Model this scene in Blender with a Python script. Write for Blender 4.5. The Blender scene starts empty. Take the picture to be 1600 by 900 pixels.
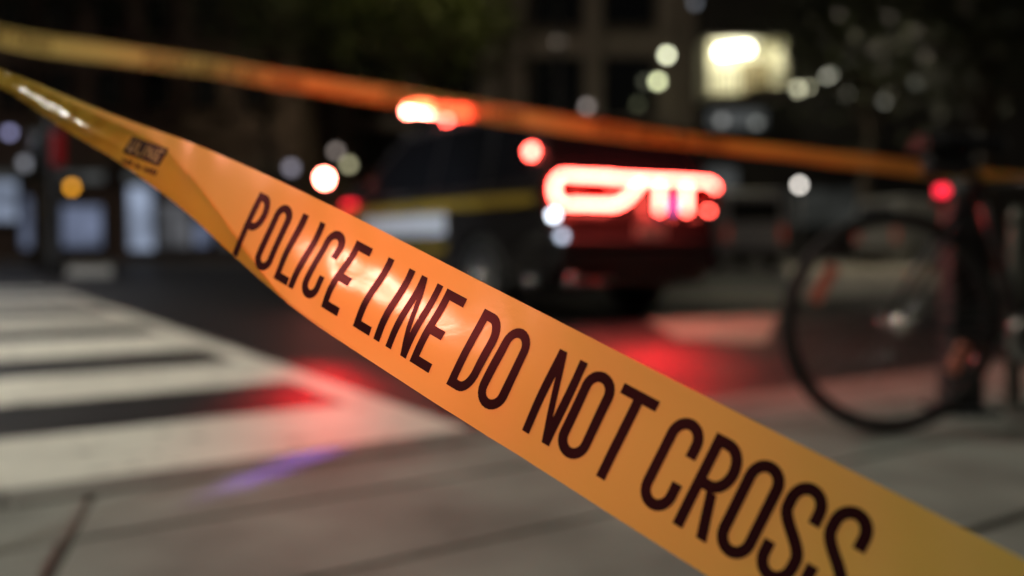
import bpy, bmesh, math, random
from mathutils import Vector, Matrix
random.seed(7)
R = math.radians
S = bpy.context.scene
COL = S.collection

# ------------------------------------------------------------------ camera
CAM_Z, F, PITCH = 0.60, 1556.0, math.atan(63/1556)
cam_d = bpy.data.cameras.new('camera'); cam = bpy.data.objects.new('camera', cam_d); COL.objects.link(cam)
cam.location = (0, 0, CAM_Z); cam.rotation_euler = (math.pi/2 - PITCH, 0, 0)
cam_d.sensor_width = 36; cam_d.lens = 36*F/1600
cam_d.clip_start = 0.05; cam_d.clip_end = 1000
cam_d.dof.use_dof = True; cam_d.dof.focus_distance = 0.595; cam_d.dof.aperture_fstop = 2.7
cam_d.dof.aperture_blades = 0
S.camera = cam

# ------------------------------------------------------------------ night sky, warm fill sun, exposure
W = bpy.data.worlds.new('World'); S.world = W; W.use_nodes = True
nt = W.node_tree; bg = nt.nodes['Background']
sky = nt.nodes.new('ShaderNodeTexSky'); sky.sky_type = 'NISHITA'; sky.sun_disc = False
sky.sun_elevation = R(24); sky.sun_rotation = R(200)
nt.links.new(sky.outputs[0], bg.inputs[0]); bg.inputs[1].default_value = 0.0015
sun_d = bpy.data.lights.new('fill_sun', 'SUN'); sun_d.energy = 0.22; sun_d.angle = R(3); sun_d.color = (1, .84, .66)  # warm sun lamp added as ambient fill
sun = bpy.data.objects.new('fill_sun', sun_d); COL.objects.link(sun)
sun.rotation_euler = (R(50), 0, R(-25))
S.view_settings.view_transform = 'Standard'; S.view_settings.look = 'None'
S.view_settings.exposure = 0; S.view_settings.gamma = 1
S.render.engine = 'CYCLES'
S.cycles.use_denoising = True
S.cycles.use_adaptive_sampling = False
S.cycles.sample_clamp_indirect = 3.0
S.cycles.max_bounces = 8
S.cycles.caustics_reflective = False; S.cycles.caustics_refractive = False

def lamp(kind, loc, power, color, parent=None, target=None, size=None, blend=1.0, radius=0.1, name='lamp_light'):
    d = bpy.data.lights.new(name, kind); d.energy = power; d.color = color
    o = bpy.data.objects.new(name, d); COL.objects.link(o)
    o.location = loc
    if kind in ('POINT', 'SPOT'): d.shadow_soft_size = radius
    if kind == 'AREA': d.shape = 'RECTANGLE'; d.size, d.size_y = size
    if kind == 'SPOT': d.spot_size = size; d.spot_blend = blend
    if target is not None:
        o.rotation_euler = (Vector(target) - Vector(loc)).to_track_quat('-Z', 'Y').to_euler()
    if parent is not None:
        bpy.context.view_layer.update()
        o.parent = parent; o.matrix_parent_inverse = parent.matrix_world.inverted()
    return o

# ------------------------------------------------------------------ helpers
def ray(x, y):
    cx, cz = (x-800)/F, (450-y)/F
    cp, sp = math.cos(PITCH), math.sin(PITCH)
    return Vector((cx, cp + cz*sp, -sp + cz*cp))
def at(x, y, depth):
    r = ray(x, y); return Vector((0, 0, CAM_Z)) + r*(depth/r.y)
def ground(x, y, z=0.0):
    r = ray(x, y); return Vector((0, 0, CAM_Z)) + r*((z-CAM_Z)/r.z)

def mat(name, color, rough=0.6, metal=0.0, noise=0.0, scale=8.0, bump=0.0, coat=0.0, spec=0.5, emit=None, strength=0.0, rnoise=0.0):
    m = bpy.data.materials.new(name); m.use_nodes = True
    n = m.node_tree; b = n.nodes['Principled BSDF']
    b.inputs['Base Color'].default_value = (*color, 1); b.inputs['Roughness'].default_value = rough
    b.inputs['Metallic'].default_value = metal; b.inputs['Coat Weight'].default_value = coat
    b.inputs['Specular IOR Level'].default_value = spec
    if emit:
        b.inputs['Emission Color'].default_value = (*emit, 1); b.inputs['Emission Strength'].default_value = strength
    if noise or bump or rnoise:
        tc = n.nodes.new('ShaderNodeTexCoord'); tx = n.nodes.new('ShaderNodeTexNoise')
        tx.inputs['Scale'].default_value = scale; tx.inputs['Detail'].default_value = 6
        n.links.new(tc.outputs['Object'], tx.inputs['Vector'])
        if noise:
            cr = n.nodes.new('ShaderNodeValToRGB')
            cr.color_ramp.elements[0].position = .3; cr.color_ramp.elements[1].position = .7
            cr.color_ramp.elements[0].color = (*[c*(1-noise) for c in color], 1)
            cr.color_ramp.elements[1].color = (*[min(1, c*(1+noise)) for c in color], 1)
            n.links.new(tx.outputs[0], cr.inputs[0]); n.links.new(cr.outputs[0], b.inputs['Base Color'])
        if rnoise:
            mr = n.nodes.new('ShaderNodeMapRange')
            mr.inputs[3].default_value = rough-rnoise; mr.inputs[4].default_value = rough+rnoise
            n.links.new(tx.outputs[0], mr.inputs[0]); n.links.new(mr.outputs[0], b.inputs['Roughness'])
        if bump:
            t2 = n.nodes.new('ShaderNodeTexNoise'); t2.inputs['Scale'].default_value = scale*12; t2.inputs['Detail'].default_value = 4
            n.links.new(tc.outputs['Object'], t2.inputs['Vector'])
            bp = n.nodes.new('ShaderNodeBump'); bp.inputs['Strength'].default_value = bump; bp.inputs['Distance'].default_value = .01
            n.links.new(t2.outputs[0], bp.inputs['Height']); n.links.new(bp.outputs[0], b.inputs['Normal'])
    return m

def glow(name, color, strength):
    return mat(name, (.02, .02, .02), .4, emit=color, strength=strength)

class MB:
    """collects shapes into one mesh"""
    def __init__(self): self.v = []; self.f = []; self.smooth = set()
    def add(self, vs, fs, M=None, smooth=False):
        k = len(self.v)
        self.v += [tuple((M @ Vector(p)) if M else p) for p in vs]
        for f in fs:
            if smooth: self.smooth.add(len(self.f))
            self.f.append(tuple(i+k for i in f))
        return self
    def box(self, c, s, M=None, bevel=0.0):
        x, y, z = s[0]/2, s[1]/2, s[2]/2
        if bevel <= 0:
            vs = [(c[0]+a*x, c[1]+b*y, c[2]+d*z) for a in (-1, 1) for b in (-1, 1) for d in (-1, 1)]
            fs = [(0,1,3,2),(4,6,7,5),(0,4,5,1),(2,3,7,6),(0,2,6,4),(1,5,7,3)]
            return self.add(vs, fs, M)
        bm = bmesh.new(); bmesh.ops.create_cube(bm, size=1)
        for v in bm.verts: v.co = Vector((c[0]+v.co.x*s[0], c[1]+v.co.y*s[1], c[2]+v.co.z*s[2]))
        bmesh.ops.bevel(bm, geom=bm.edges[:], offset=bevel, segments=2, affect='EDGES', profile=.5)
        return self.bm(bm, M)
    def bm(self, bm, M=None, smooth=False):
        bm.verts.index_update()
        self.add([v.co[:] for v in bm.verts], [[v.index for v in f.verts] for f in bm.faces], M, smooth); bm.free(); return self
    def tube(self, pts, rad, n=8, closed=False, cap=True, M=None):
        pts = [Vector(p) for p in pts]; m = len(pts)
        rads = rad if isinstance(rad, (list, tuple)) else [rad]*m
        vs = []; fs = []; up = None
        for i, p in enumerate(pts):
            a = pts[(i-1) % m] if (closed or i > 0) else p
            b = pts[(i+1) % m] if (closed or i < m-1) else p
            t = (b-a).normalized()
            if up is None:
                up = Vector((0, 0, 1)) if abs(t.z) < .9 else Vector((1, 0, 0))
            x = t.cross(up).normalized(); up = x.cross(t).normalized()
            for k in range(n):
                g = 2*math.pi*k/n; vs.append(p + (x*math.cos(g)+up*math.sin(g))*rads[i])
        for i in range(m if closed else m-1):
            for k in range(n):
                j = (i+1) % m
                fs.append((i*n+k, i*n+(k+1) % n, j*n+(k+1) % n, j*n+k))
        if cap and not closed:
            fs.append(tuple(range(n-1, -1, -1))); fs.append(tuple((m-1)*n+k for k in range(n)))
        return self.add([v[:] for v in vs], fs, M, True)
    def lathe(self, prof, n=24, M=None, closed=False):
        """profile (r, h) turned about the local z axis"""
        vs = []; fs = []; m = len(prof)
        for r, h in prof:
            for k in range(n):
                g = 2*math.pi*k/n; vs.append((r*math.cos(g), r*math.sin(g), h))
        for i in range(m if closed else m-1):
            for k in range(n):
                j = (i+1) % m
                fs.append((i*n+k, i*n+(k+1) % n, j*n+(k+1) % n, j*n+k))
        if not closed:
            if prof[0][0] > 1e-6: fs.append(tuple(range(n-1, -1, -1)))
            if prof[-1][0] > 1e-6: fs.append(tuple((m-1)*n+k for k in range(n)))
        return self.add(vs, fs, M, True)
    def sphere(self, c, r, n=12, M=None):
        prof = [(max(1e-7, r*math.sin(math.pi*i/n)), -r*math.cos(math.pi*i/n)) for i in range(n+1)]
        T = Matrix.Translation(c); return self.lathe(prof, n*2, (M @ T) if M else T)
    def build(self, name, m, parent=None, label=None):
        me = bpy.data.meshes.new(name)
        me.from_pydata(self.v, [], self.f); me.update()
        for i in self.smooth: me.polygons[i].use_smooth = True
        if m: me.materials.append(m)
        o = bpy.data.objects.new(name, me); COL.objects.link(o)
        if parent: o.parent = parent
        if label: o['label'] = label
        return o

def thing(name, label, cat, loc=(0,0,0), rz=0.0, group=None):
    o = bpy.data.objects.new(name, None); COL.objects.link(o)
    o.location = loc; o.rotation_euler = (0, 0, rz); o['label'] = label; o['category'] = cat
    if group: o['group'] = group
    return o
def tag(o, label, cat, group=None):
    o['label'] = label; o['category'] = cat
    if group: o['group'] = group
    return o
def struct(o): o['kind'] = 'structure'; return o
def share(name, src, parent, loc=(0,0,0), rot=(0,0,0)):
    o = bpy.data.objects.new(name, src.data); COL.objects.link(o); o.parent = parent
    o.location = loc; o.rotation_euler = rot; return o

def sheet(name, pts, z, m, thick=0.0):
    mb = MB(); n = len(pts)
    mb.add([(p[0], p[1], z) for p in pts], [tuple(range(n))])
    return mb.build(name, m)

# ------------------------------------------------------------------ materials
def asphalt_material():
    m = mat('asphalt', (.026, .0245, .025), .5, noise=.4, scale=3.0, bump=.6, spec=.22, rnoise=.1)
    return m
ASPHALT = asphalt_material()
CONC = mat('pavement_concrete', (.235, .24, .215), .75, noise=.36, scale=2.6, bump=.35)
CONC2 = mat('pavement_concrete_grey', (.205, .21, .19), .78, noise=.38, scale=1.9, bump=.35)
JOINT = mat('joint_dirt', (.06, .056, .045), .9, noise=.3, scale=6)
KERBM = mat('kerb_stone', (.20, .19, .17), .7, noise=.25, scale=5, bump=.3)
def paint_material():
    m = mat('road_paint', (.76, .74, .66), .55, noise=.12, scale=2.2, bump=.2)
    n = m.node_tree; b = n.nodes['Principled BSDF']
    src = b.inputs['Base Color'].links[0].from_socket
    tc = n.nodes.new('ShaderNodeTexCoord'); t = n.nodes.new('ShaderNodeTexNoise'); t.inputs['Scale'].default_value = 9; t.inputs['Detail'].default_value = 8
    n.links.new(tc.outputs['Object'], t.inputs['Vector'])
    cr = n.nodes.new('ShaderNodeValToRGB'); cr.color_ramp.elements[0].position = .60; cr.color_ramp.elements[1].position = .72
    n.links.new(t.outputs[0], cr.inputs[0])
    mx = n.nodes.new('ShaderNodeMix'); mx.data_type = 'RGBA'
    n.links.new(cr.outputs[0], mx.inputs[0]); n.links.new(src, mx.inputs[6]); mx.inputs[7].default_value = (.22, .21, .19, 1)
    n.links.new(mx.outputs[2], b.inputs['Base Color'])
    return m
PAINT = paint_material()
LITROAD = mat('lit_road_tone', (.46, .43, .34), .6, noise=.3, scale=3, bump=.2)  # lighter tone that paints lamplight onto the road
BRICK = mat('dark_brick', (.13, .09, .075), .85, noise=.3, scale=3, bump=.2)
STONE = mat('limestone', (.30, .26, .21), .8, noise=.2, scale=1.5, bump=.1)
DSTONE = mat('dark_stone', (.12, .105, .09), .8, noise=.2, scale=1.5)
DGLASS = mat('dark_window_glass', (.012, .013, .015), .08, spec=.6)
BLACKP = mat('black_plastic', (.018, .018, .02), .45)
RUBBER = mat('tyre_rubber', (.018, .018, .018), .75, noise=.2, scale=20)
STEEL = mat('brushed_steel', (.45, .45, .45), .3, metal=1)
DSTEEL = mat('dark_painted_steel', (.03, .032, .034), .45, noise=.2, scale=6)
GSTEEL = mat('galvanised_steel', (.16, .17, .15), .5, metal=.6, noise=.2, scale=9)
SUVP = mat('dark_car_paint', (.012, .0105, .011), .3, coat=.5, spec=.3)
WHITE = mat('white_reflective_film', (.48, .50, .57), .5)
YELLOWF = mat('gold_reflective_film', (.24, .16, .018), .45)
REDG = glow('red_led', (1, .08, .058), 44)
REDG2 = glow('red_strobe', (1, .2, .14), 80)
REDDIM = glow('dim_red_led', (1, .01, .03), 3.0)
BLUEG = glow('blue_led', (.30, .16, 1), 1.3)
WHITEG = glow('white_glint', (.78, .88, 1), 9)

# ------------------------------------------------------------------ ground
KA = R(37); KE = Vector((math.cos(KA), math.sin(KA), 0)); KN = Vector((-math.sin(KA), math.cos(KA), 0))
TA = R(120); KT = Vector((math.cos(TA), math.sin(TA), 0))
K0 = Vector((-1.261, 2.43, 0))
def kp(e, n): return K0 + KE*e + KN*n          # along the kerb / out into the road
ROAD_Z = -0.04
road = MB().add([(-300, -60, ROAD_Z), (300, -60, ROAD_Z), (300, 400, ROAD_Z), (-300, 400, ROAD_Z)], [(0, 1, 2, 3)]).build('road', ASPHALT); struct(road)

# the near pavement: a bed with a slab grid standing on it
SW = struct(MB().add([kp(-60, -60), kp(60, -60), kp(60, -.16), kp(-60, -.16), kp(-60, -.16)+Vector((0,0,-.1)), kp(60, -.16)+Vector((0,0,-.1))],
        [(0, 1, 2, 3), (3, 2, 5, 4)]).build('sidewalk', JOINT))
SW.location.z = -0.016
rows = [-.165, -.53, -1.05, -1.62, -2.17, -2.72, -3.27, -3.82, -4.37]
SL = 1.66
# a cross joint runs through this point (towards the lower left of the view)
jp = Vector((-.93, 2.08, 0)) - K0; jn = jp.dot(KN)
JD = Vector((math.cos(R(106)), math.sin(R(106)), 0)); sk = JD.dot(KE)/JD.dot(KN)
je = jp.dot(KE) - sk*jn
for r in range(len(rows)-1):
    n1, n0 = rows[r], rows[r+1]
    for c in range(-5, 7):
        g = .011 if r else .006
        e0, e1 = je + c*SL + g, je + (c+1)*SL - g
        a, b = n0+g, n1-g
        dz = random.uniform(-.003, .0015)
        q = [kp(e0+sk*a, a), kp(e1+sk*a, a), kp(e1+sk*b, b), kp(e0+sk*b, b)]
        bv = .007; cen = sum(q, Vector())/4
        mb = MB(); top = []
        for p in q:
            d = (cen-p).normalized(); top.append((p + d*bv*1.4) + Vector((0, 0, dz)))
        low = [p + Vector((0, 0, dz-bv)) for p in q]; bot = [p + Vector((0, 0, -.03)) for p in q]
        mb.add([v[:] for v in top+low+bot], [(0,1,2,3)] + [(4+i, 4+(i+1)%4, (i+1)%4, i) for i in range(4)] + [(8+i, 8+(i+1)%4, 4+(i+1)%4, 4+i) for i in range(4)])
        s = mb.build('paving_slab', CONC if random.random() < .6 else CONC2, SW); s.location.z = .016
# kerb stones, dropped almost flush at this crossing
kerb = struct(MB().add([kp(-60, -.155)+Vector((0,0,-.05)), kp(60, -.155)+Vector((0,0,-.05)), kp(60, -.01)+Vector((0,0,-.05)), kp(-60, -.01)+Vector((0,0,-.05))], [(0,1,2,3)]).build('kerb', JOINT))
for c in range(-6, 10):
    e0, e1 = c*1.2+.004, (c+1)*1.2-.004
    M = Matrix.Translation(kp((e0+e1)/2, -.08)) @ Matrix.Rotation(KA, 4, 'Z')
    MB().box((0, 0, -.06+.001), (e1-e0, .142, .12), M, bevel=.012).build('kerb_stone', KERBM, kerb)
struct(MB().add([kp(-60, 0.0), kp(60, 0.0), kp(60, .055), kp(-60, .055)], [(0,1,2,3)]).build('gutter', JOINT)).location.z = ROAD_Z+.004

# crosswalk: bars parallel to the kerb, closed on the right by a line across the road
CW = struct(MB().add([kp(0, .05)]*3, []).build('crosswalk', PAINT))
skew = KT.dot(KE)/KT.dot(KN)
def line_e(n): return (Vector((-.06, 3.32, 0)) - K0).dot(KE) + skew*(n - (Vector((-.19, 3.22, 0)) - K0).dot(KN))
bars = [(.16, .93), (1.72, 2.62), (3.48, 4.72), (5.60, 7.1), (8.1, 9.6), (10.3, 12.0), (12.7, 14.2)]
for a, b in bars:
    mb = MB(); ea, eb = line_e(a)-.16, line_e(b)-.16
    segs = 6
    A = [kp(-7+(ea+7)*i/segs, a + random.uniform(-.008, .008)) for i in range(segs+1)]
    B = [kp(-7+(eb+7)*i/segs, b + random.uniform(-.008, .008)) for i in range(segs+1)]
    z = Vector((0, 0, ROAD_Z+.005))
    mb.add([(p+z)[:] for p in A+B], [(i, i+1, segs+1+i+1, segs+1+i) for i in range(segs)])
    mb.build('crosswalk_bar', PAINT, CW)
mb = MB(); z = Vector((0, 0, ROAD_Z+.0052))
mb.add([(kp(line_e(.16)-.17, .16)+z)[:], (kp(line_e(.16), .16)+z)[:], (kp(line_e(13.4), 13.4)+z)[:], (kp(line_e(13.4)-.17, 13.4)+z)[:]], [(0,1,2,3)])
mb.build('crosswalk_edge_line', PAINT, CW)
# lighter quads paint the lamplit road right of the vehicle
FM = struct(MB().add([(0,0,0)]*3, []).build('lit_road_and_marking', LITROAD))
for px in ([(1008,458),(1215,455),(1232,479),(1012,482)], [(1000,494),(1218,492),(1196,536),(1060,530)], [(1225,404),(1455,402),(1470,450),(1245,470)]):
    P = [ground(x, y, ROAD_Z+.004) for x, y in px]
    MB().add([p[:] for p in P], [(0,1,2,3)]).build('lit_road_patch', LITROAD, FM)
P = [ground(x, y, ROAD_Z+.004) for x, y in [(104,431),(176,431),(174,407),(108,407)]]
MB().add([p[:] for p in P], [(0,1,2,3)]).build('far_road_marking', PAINT, FM)

# ------------------------------------------------------------------ the tape
P0 = Vector((-.02696671, .58604377, .54171356)); TD = Vector((.72022736, -.60541767, -.33873588)).normalized()
TW = Vector((-.44078631, -.02231001, -.89733477)); TW = (TW - TD*TW.dot(TD)).normalized()
TN = TD.cross(TW);  TN = TN if TN.y < 0 else -TN           # towards the viewer's side
HW = .0382
CH = [(-1.2, .012), (-.75, .015), (-.65, .0165), (-.60, .020), (-.56, .025), (-.47, .0318), (-.42, .0355), (-.375, .0415), (-.33, .0478), (-.29, .0527), (-.25, .0605), (-.2, .069), (-.15, .0755), (-.1, .0764), (1, .0764)]
VT = [(-1.2, -.006), (-.67, -.008), (-.60, -.0132), (-.49, -.019), (-.42, -.0243), (-.33, -.0322), (-.287, -.0339), (-.246, -.036), (-.15, -.038), (-.1, -.0382), (1, -.0382)]
def interp(tab, s):
    for (a, va), (b, vb) in zip(tab, tab[1:]):
        if a <= s <= b:
            t = (s-a)/(b-a); return va + (vb-va)*t
    return tab[0][1] if s < tab[0][0] else tab[-1][1]
NU = 48
def section(s):
    """arc-length-true cross-section: v (down the tape) and n (towards the viewer) at NU+1 points"""
    w = sum(interp(CH, s+d) for d in (-.03, -.02, -.01, 0, .01, .02, .03))/7
    def run(t0):
        """flat from the top edge down to t0, then rolled back behind itself"""
        v = [0.0]; n = [0.0]; fold = max(0, min(1, (1-t0)/1.2))
        for i in range(NU):
            t = -1 + 2*(i+.5)/NU
            if t < t0: a = .16*fold - .30*fold*max(0, (t+1)/(t0+1.001))
            else:                                            # turn behind, run back, turn again
                L = t0+1.0; k = (t-t0); cyc = .20 + .72*L; j = int(k/cyc); q = min(1, (k-j*cyc)/.20)
                a = -.14*fold - 3.0*(q**1.2 if j % 2 == 0 else 1-q**1.2)
            v.append(v[-1] + math.cos(a)*2*HW/NU); n.append(n[-1] + math.sin(a)*2*HW/NU)
        return v, n
    lo, hi = -.88, 1.2
    for _ in range(30):
        md = (lo+hi)/2; q = run(md)[0]
        if max(q)-min(q) > w: hi = md
        else: lo = md
    v, n = run(lo)
    v0 = sum(interp(VT, s+d) for d in (-.03, -.02, -.01, 0, .01, .02, .03))/7-min(v); m0 = n[NU//6]
    return [x+v0 for x in v], [x-m0 for x in n]
_cache = {}
def sec(s):
    k = round(s*2000)
    if k not in _cache: _cache[k] = section(k/2000)
    return _cache[k]
_lip = {}
def lip_u(s):
    k = round(s*500)
    if k not in _lip:
        v, n = sec(k/500); tgt = min(v) + .66*(max(v)-min(v)); r = 0
        for i in range(NU):
            if v[i] <= tgt <= v[i+1] and r == 0: r = -HW + 2*HW*(i+(tgt-v[i])/(v[i+1]-v[i]))/NU; break
        _lip[k] = r
    k0 = math.floor(s*500)
    return _lip[k]
def bell(x, c, w): return math.exp(-((x-c)/w)**2)
def tape_pt(s, u, lift=0.0):
    """point at length s, width u (-HW top edge .. HW bottom edge)"""
    k0 = math.floor(s*2000)/2000; fr = (s-k0)*2000
    va, na = sec(k0); vb, nb = sec(k0+1/2000)
    t = max(0, min(NU-1e-6, (u+HW)/(2*HW)*NU)); i = int(t); g = t-i
    v = (va[i]+(va[i+1]-va[i])*g)*(1-fr) + (vb[i]+(vb[i+1]-vb[i])*g)*fr
    n = (na[i]+(na[i+1]-na[i])*g)*(1-fr) + (nb[i]+(nb[i+1]-nb[i])*g)*fr
    q = u/HW
    n *= 1-.62*max(0, min(1, (-.24-s)/.2))
    n += .0022*bell(s, -.10, .085)*math.sin(math.pi*(q+.12)/.8)*math.exp(-q*q*.6)
    n += .0013*math.sin(s*21+1.2+q*.8) + .0006*math.sin(s*47+q*1.4) + .00025*math.sin(s*133-q*4)*(1+math.sin(s*31)) + .0005*math.sin(s*9-q*2.2)*q
    # a rolled lip along the lower part of the bunched end
    if -.70 < s < -.40:
        w_ = bell(s, -.545, .085); ur = lip_u(s)
        n += (.0046)*w_*(1+.2*math.sin(s*90))*math.exp(-((u-ur)/.0032)**2) + w_*.0005*math.sin(s*330+.6)*math.exp(-((u-ur+.002)/.005)**2)
    # creases where the tape bunches towards its far end
    cr = max(0, min(1, (-.33-s)/.25))
    n += cr*(.0007*math.sin(s*150+q*3) + .0004*math.sin(s*260-q*5))
    return P0 + TD*s + TW*v + TN*(n+lift)

def tape_material(name, through):
    m = bpy.data.materials.new(name); m.use_nodes = True; n = m.node_tree
    b = n.nodes['Principled BSDF']; out = n.nodes['Material Output']
    b.inputs['Base Color'].default_value = (.77, .64, .095, 1); b.inputs['Roughness'].default_value = .25
    b.inputs['Specular IOR Level'].default_value = .95
    tl = n.nodes.new('ShaderNodeBsdfTranslucent'); tl.inputs[0].default_value = (.88, .63, .21, 1)
    tc = n.nodes.new('ShaderNodeTexCoord'); tx = n.nodes.new('ShaderNodeTexNoise'); tx.inputs['Scale'].default_value = 900; tx.inputs['Detail'].default_value = 2
    n.links.new(tc.outputs['Object'], tx.inputs['Vector'])
    bp = n.nodes.new('ShaderNodeBump'); bp.inputs['Strength'].default_value = .10; bp.inputs['Distance'].default_value = .0004
    n.links.new(tx.outputs[0], bp.inputs['Height']); n.links.new(bp.outputs[0], b.inputs['Normal'])
    mx = n.nodes.new('ShaderNodeMixShader'); mx.inputs[0].default_value = .5
    n.links.new(b.outputs[0], mx.inputs[1]); n.links.new(tl.outputs[0], mx.inputs[2])
    t2 = n.nodes.new('ShaderNodeTexNoise'); t2.inputs['Scale'].default_value = 38; t2.inputs['Detail'].default_value = 4; t2.inputs['Distortion'].default_value = .8
    n.links.new(tc.outputs['Object'], t2.inputs['Vector'])
    b2 = n.nodes.new('ShaderNodeBump'); b2.inputs['Strength'].default_value = .085; b2.inputs['Distance'].default_value = .004
    n.links.new(t2.outputs[0], b2.inputs['Height']); n.links.new(b2.outputs[0], bp.inputs['Normal']); n.links.new(b2.outputs[0], tl.inputs['Normal'])
    if through:
        tr = n.nodes.new('ShaderNodeBsdfTransparent'); tr.inputs[0].default_value = (1, .62, .30, 1)
        m2 = n.nodes.new('ShaderNodeMixShader'); m2.inputs[0].default_value = through
        n.links.new(mx.outputs[0], m2.inputs[1]); n.links.new(tr.outputs[0], m2.inputs[2]); n.links.new(m2.outputs[0], out.inputs[0])
    else: n.links.new(mx.outputs[0], out.inputs[0])
    return m
def ink_material():
    m = bpy.data.materials.new('tape_ink'); m.use_nodes = True; n = m.node_tree
    b = n.nodes['Principled BSDF']; out = n.nodes['Material Output']
    b.inputs['Base Color'].default_value = (.012, .010, .012, 1); b.inputs['Roughness'].default_value = .42
    b.inputs['Specular IOR Level'].default_value = .22; b.inputs['Specular Tint'].default_value = (1, .10, .13, 1)  # red light on the ink is put into its gloss tint and translucence
    tl = n.nodes.new('ShaderNodeBsdfTranslucent'); tl.inputs[0].default_value = (.55, .004, .02, 1)
    mx = n.nodes.new('ShaderNodeMixShader'); mx.inputs[0].default_value = .02
    n.links.new(b.outputs[0], mx.inputs[1]); n.links.new(tl.outputs[0], mx.inputs[2]); n.links.new(mx.outputs[0], out.inputs[0])
    return m
TAPE = tape_material('yellow_tape_film', 0.0)
TAPE2 = tape_material('yellow_tape_film_far', 0.22)
INK = ink_material()

front = thing('barrier_tape', 'yellow police tape printed with large black words slanting across the foreground', 'barrier tape', (0, 0, 0))
mb = MB(); NS = 1100; s0, s1 = -2.20, 1.42
for i in range(NS+1):
    s = s0 + (s1-s0)*i/NS
    for k in range(NU+1):
        mb.v.append(tape_pt(s, -HW + 2*HW*k/NU)[:])
for i in range(NS):
    for k in range(NU):
        a = i*(NU+1)+k; mb.smooth.add(len(mb.f)); mb.f.append((a, a+NU+1, a+NU+2, a+1))
mb.build('film', TAPE, front)

# ---- lettering: each letter a thin print following the film; cell coordinates x in 0..w, y 0 (top) .. H
LH = .050; ST = .0058
def subdiv(a, b, n): return [(a[0]+(b[0]-a[0])*i/n, a[1]+(b[1]-a[1])*i/n) for i in range(n)]
def quad(a, b, c, d, nu, nv):
    """a-b top edge, d-c bottom edge"""
    vs = []; fs = []
    for j in range(nv+1):
        l = (a[0]+(d[0]-a[0])*j/nv, a[1]+(d[1]-a[1])*j/nv); r = (b[0]+(c[0]-b[0])*j/nv, b[1]+(c[1]-b[1])*j/nv)
        for i in range(nu+1): vs.append((l[0]+(r[0]-l[0])*i/nu, l[1]+(r[1]-l[1])*i/nu))
    for j in range(nv):
        for i in range(nu):
            k = j*(nu+1)+i; fs.append((k, k+1, k+nu+2, k+nu+1))
    return vs, fs
def rect(x0, y0, x1, y1): return quad((x0, y0), (x1, y0), (x1, y1), (x0, y1), max(1, int((x1-x0)/.003)), max(1, int((y1-y0)/.0025)))
def ribbon(path, t, closed=False):
    n = len(path); vs = []; fs = []
    for i in range(n):
        a = path[(i-1) % n] if (closed or i) else path[0]; b = path[(i+1) % n] if (closed or i < n-1) else path[-1]
        dx, dy = b[0]-a[0], b[1]-a[1]; L = math.hypot(dx, dy) or 1; nx, ny = -dy/L, dx/L
        for k in (-.5, 0, .5): vs.append((path[i][0]+nx*t*k, path[i][1]+ny*t*k))
    for i in range(n if closed else n-1):
        j = (i+1) % n
        for k in (0, 1): fs.append((i*3+k, j*3+k, j*3+k+1, i*3+k+1))
    return vs, fs
def arc(cx, cy, rx, ry, a0, a1, n): return [(cx+rx*math.cos(R(a0+(a1-a0)*i/n)), cy+ry*math.sin(R(a0+(a1-a0)*i/n))) for i in range(n+1)]
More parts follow.
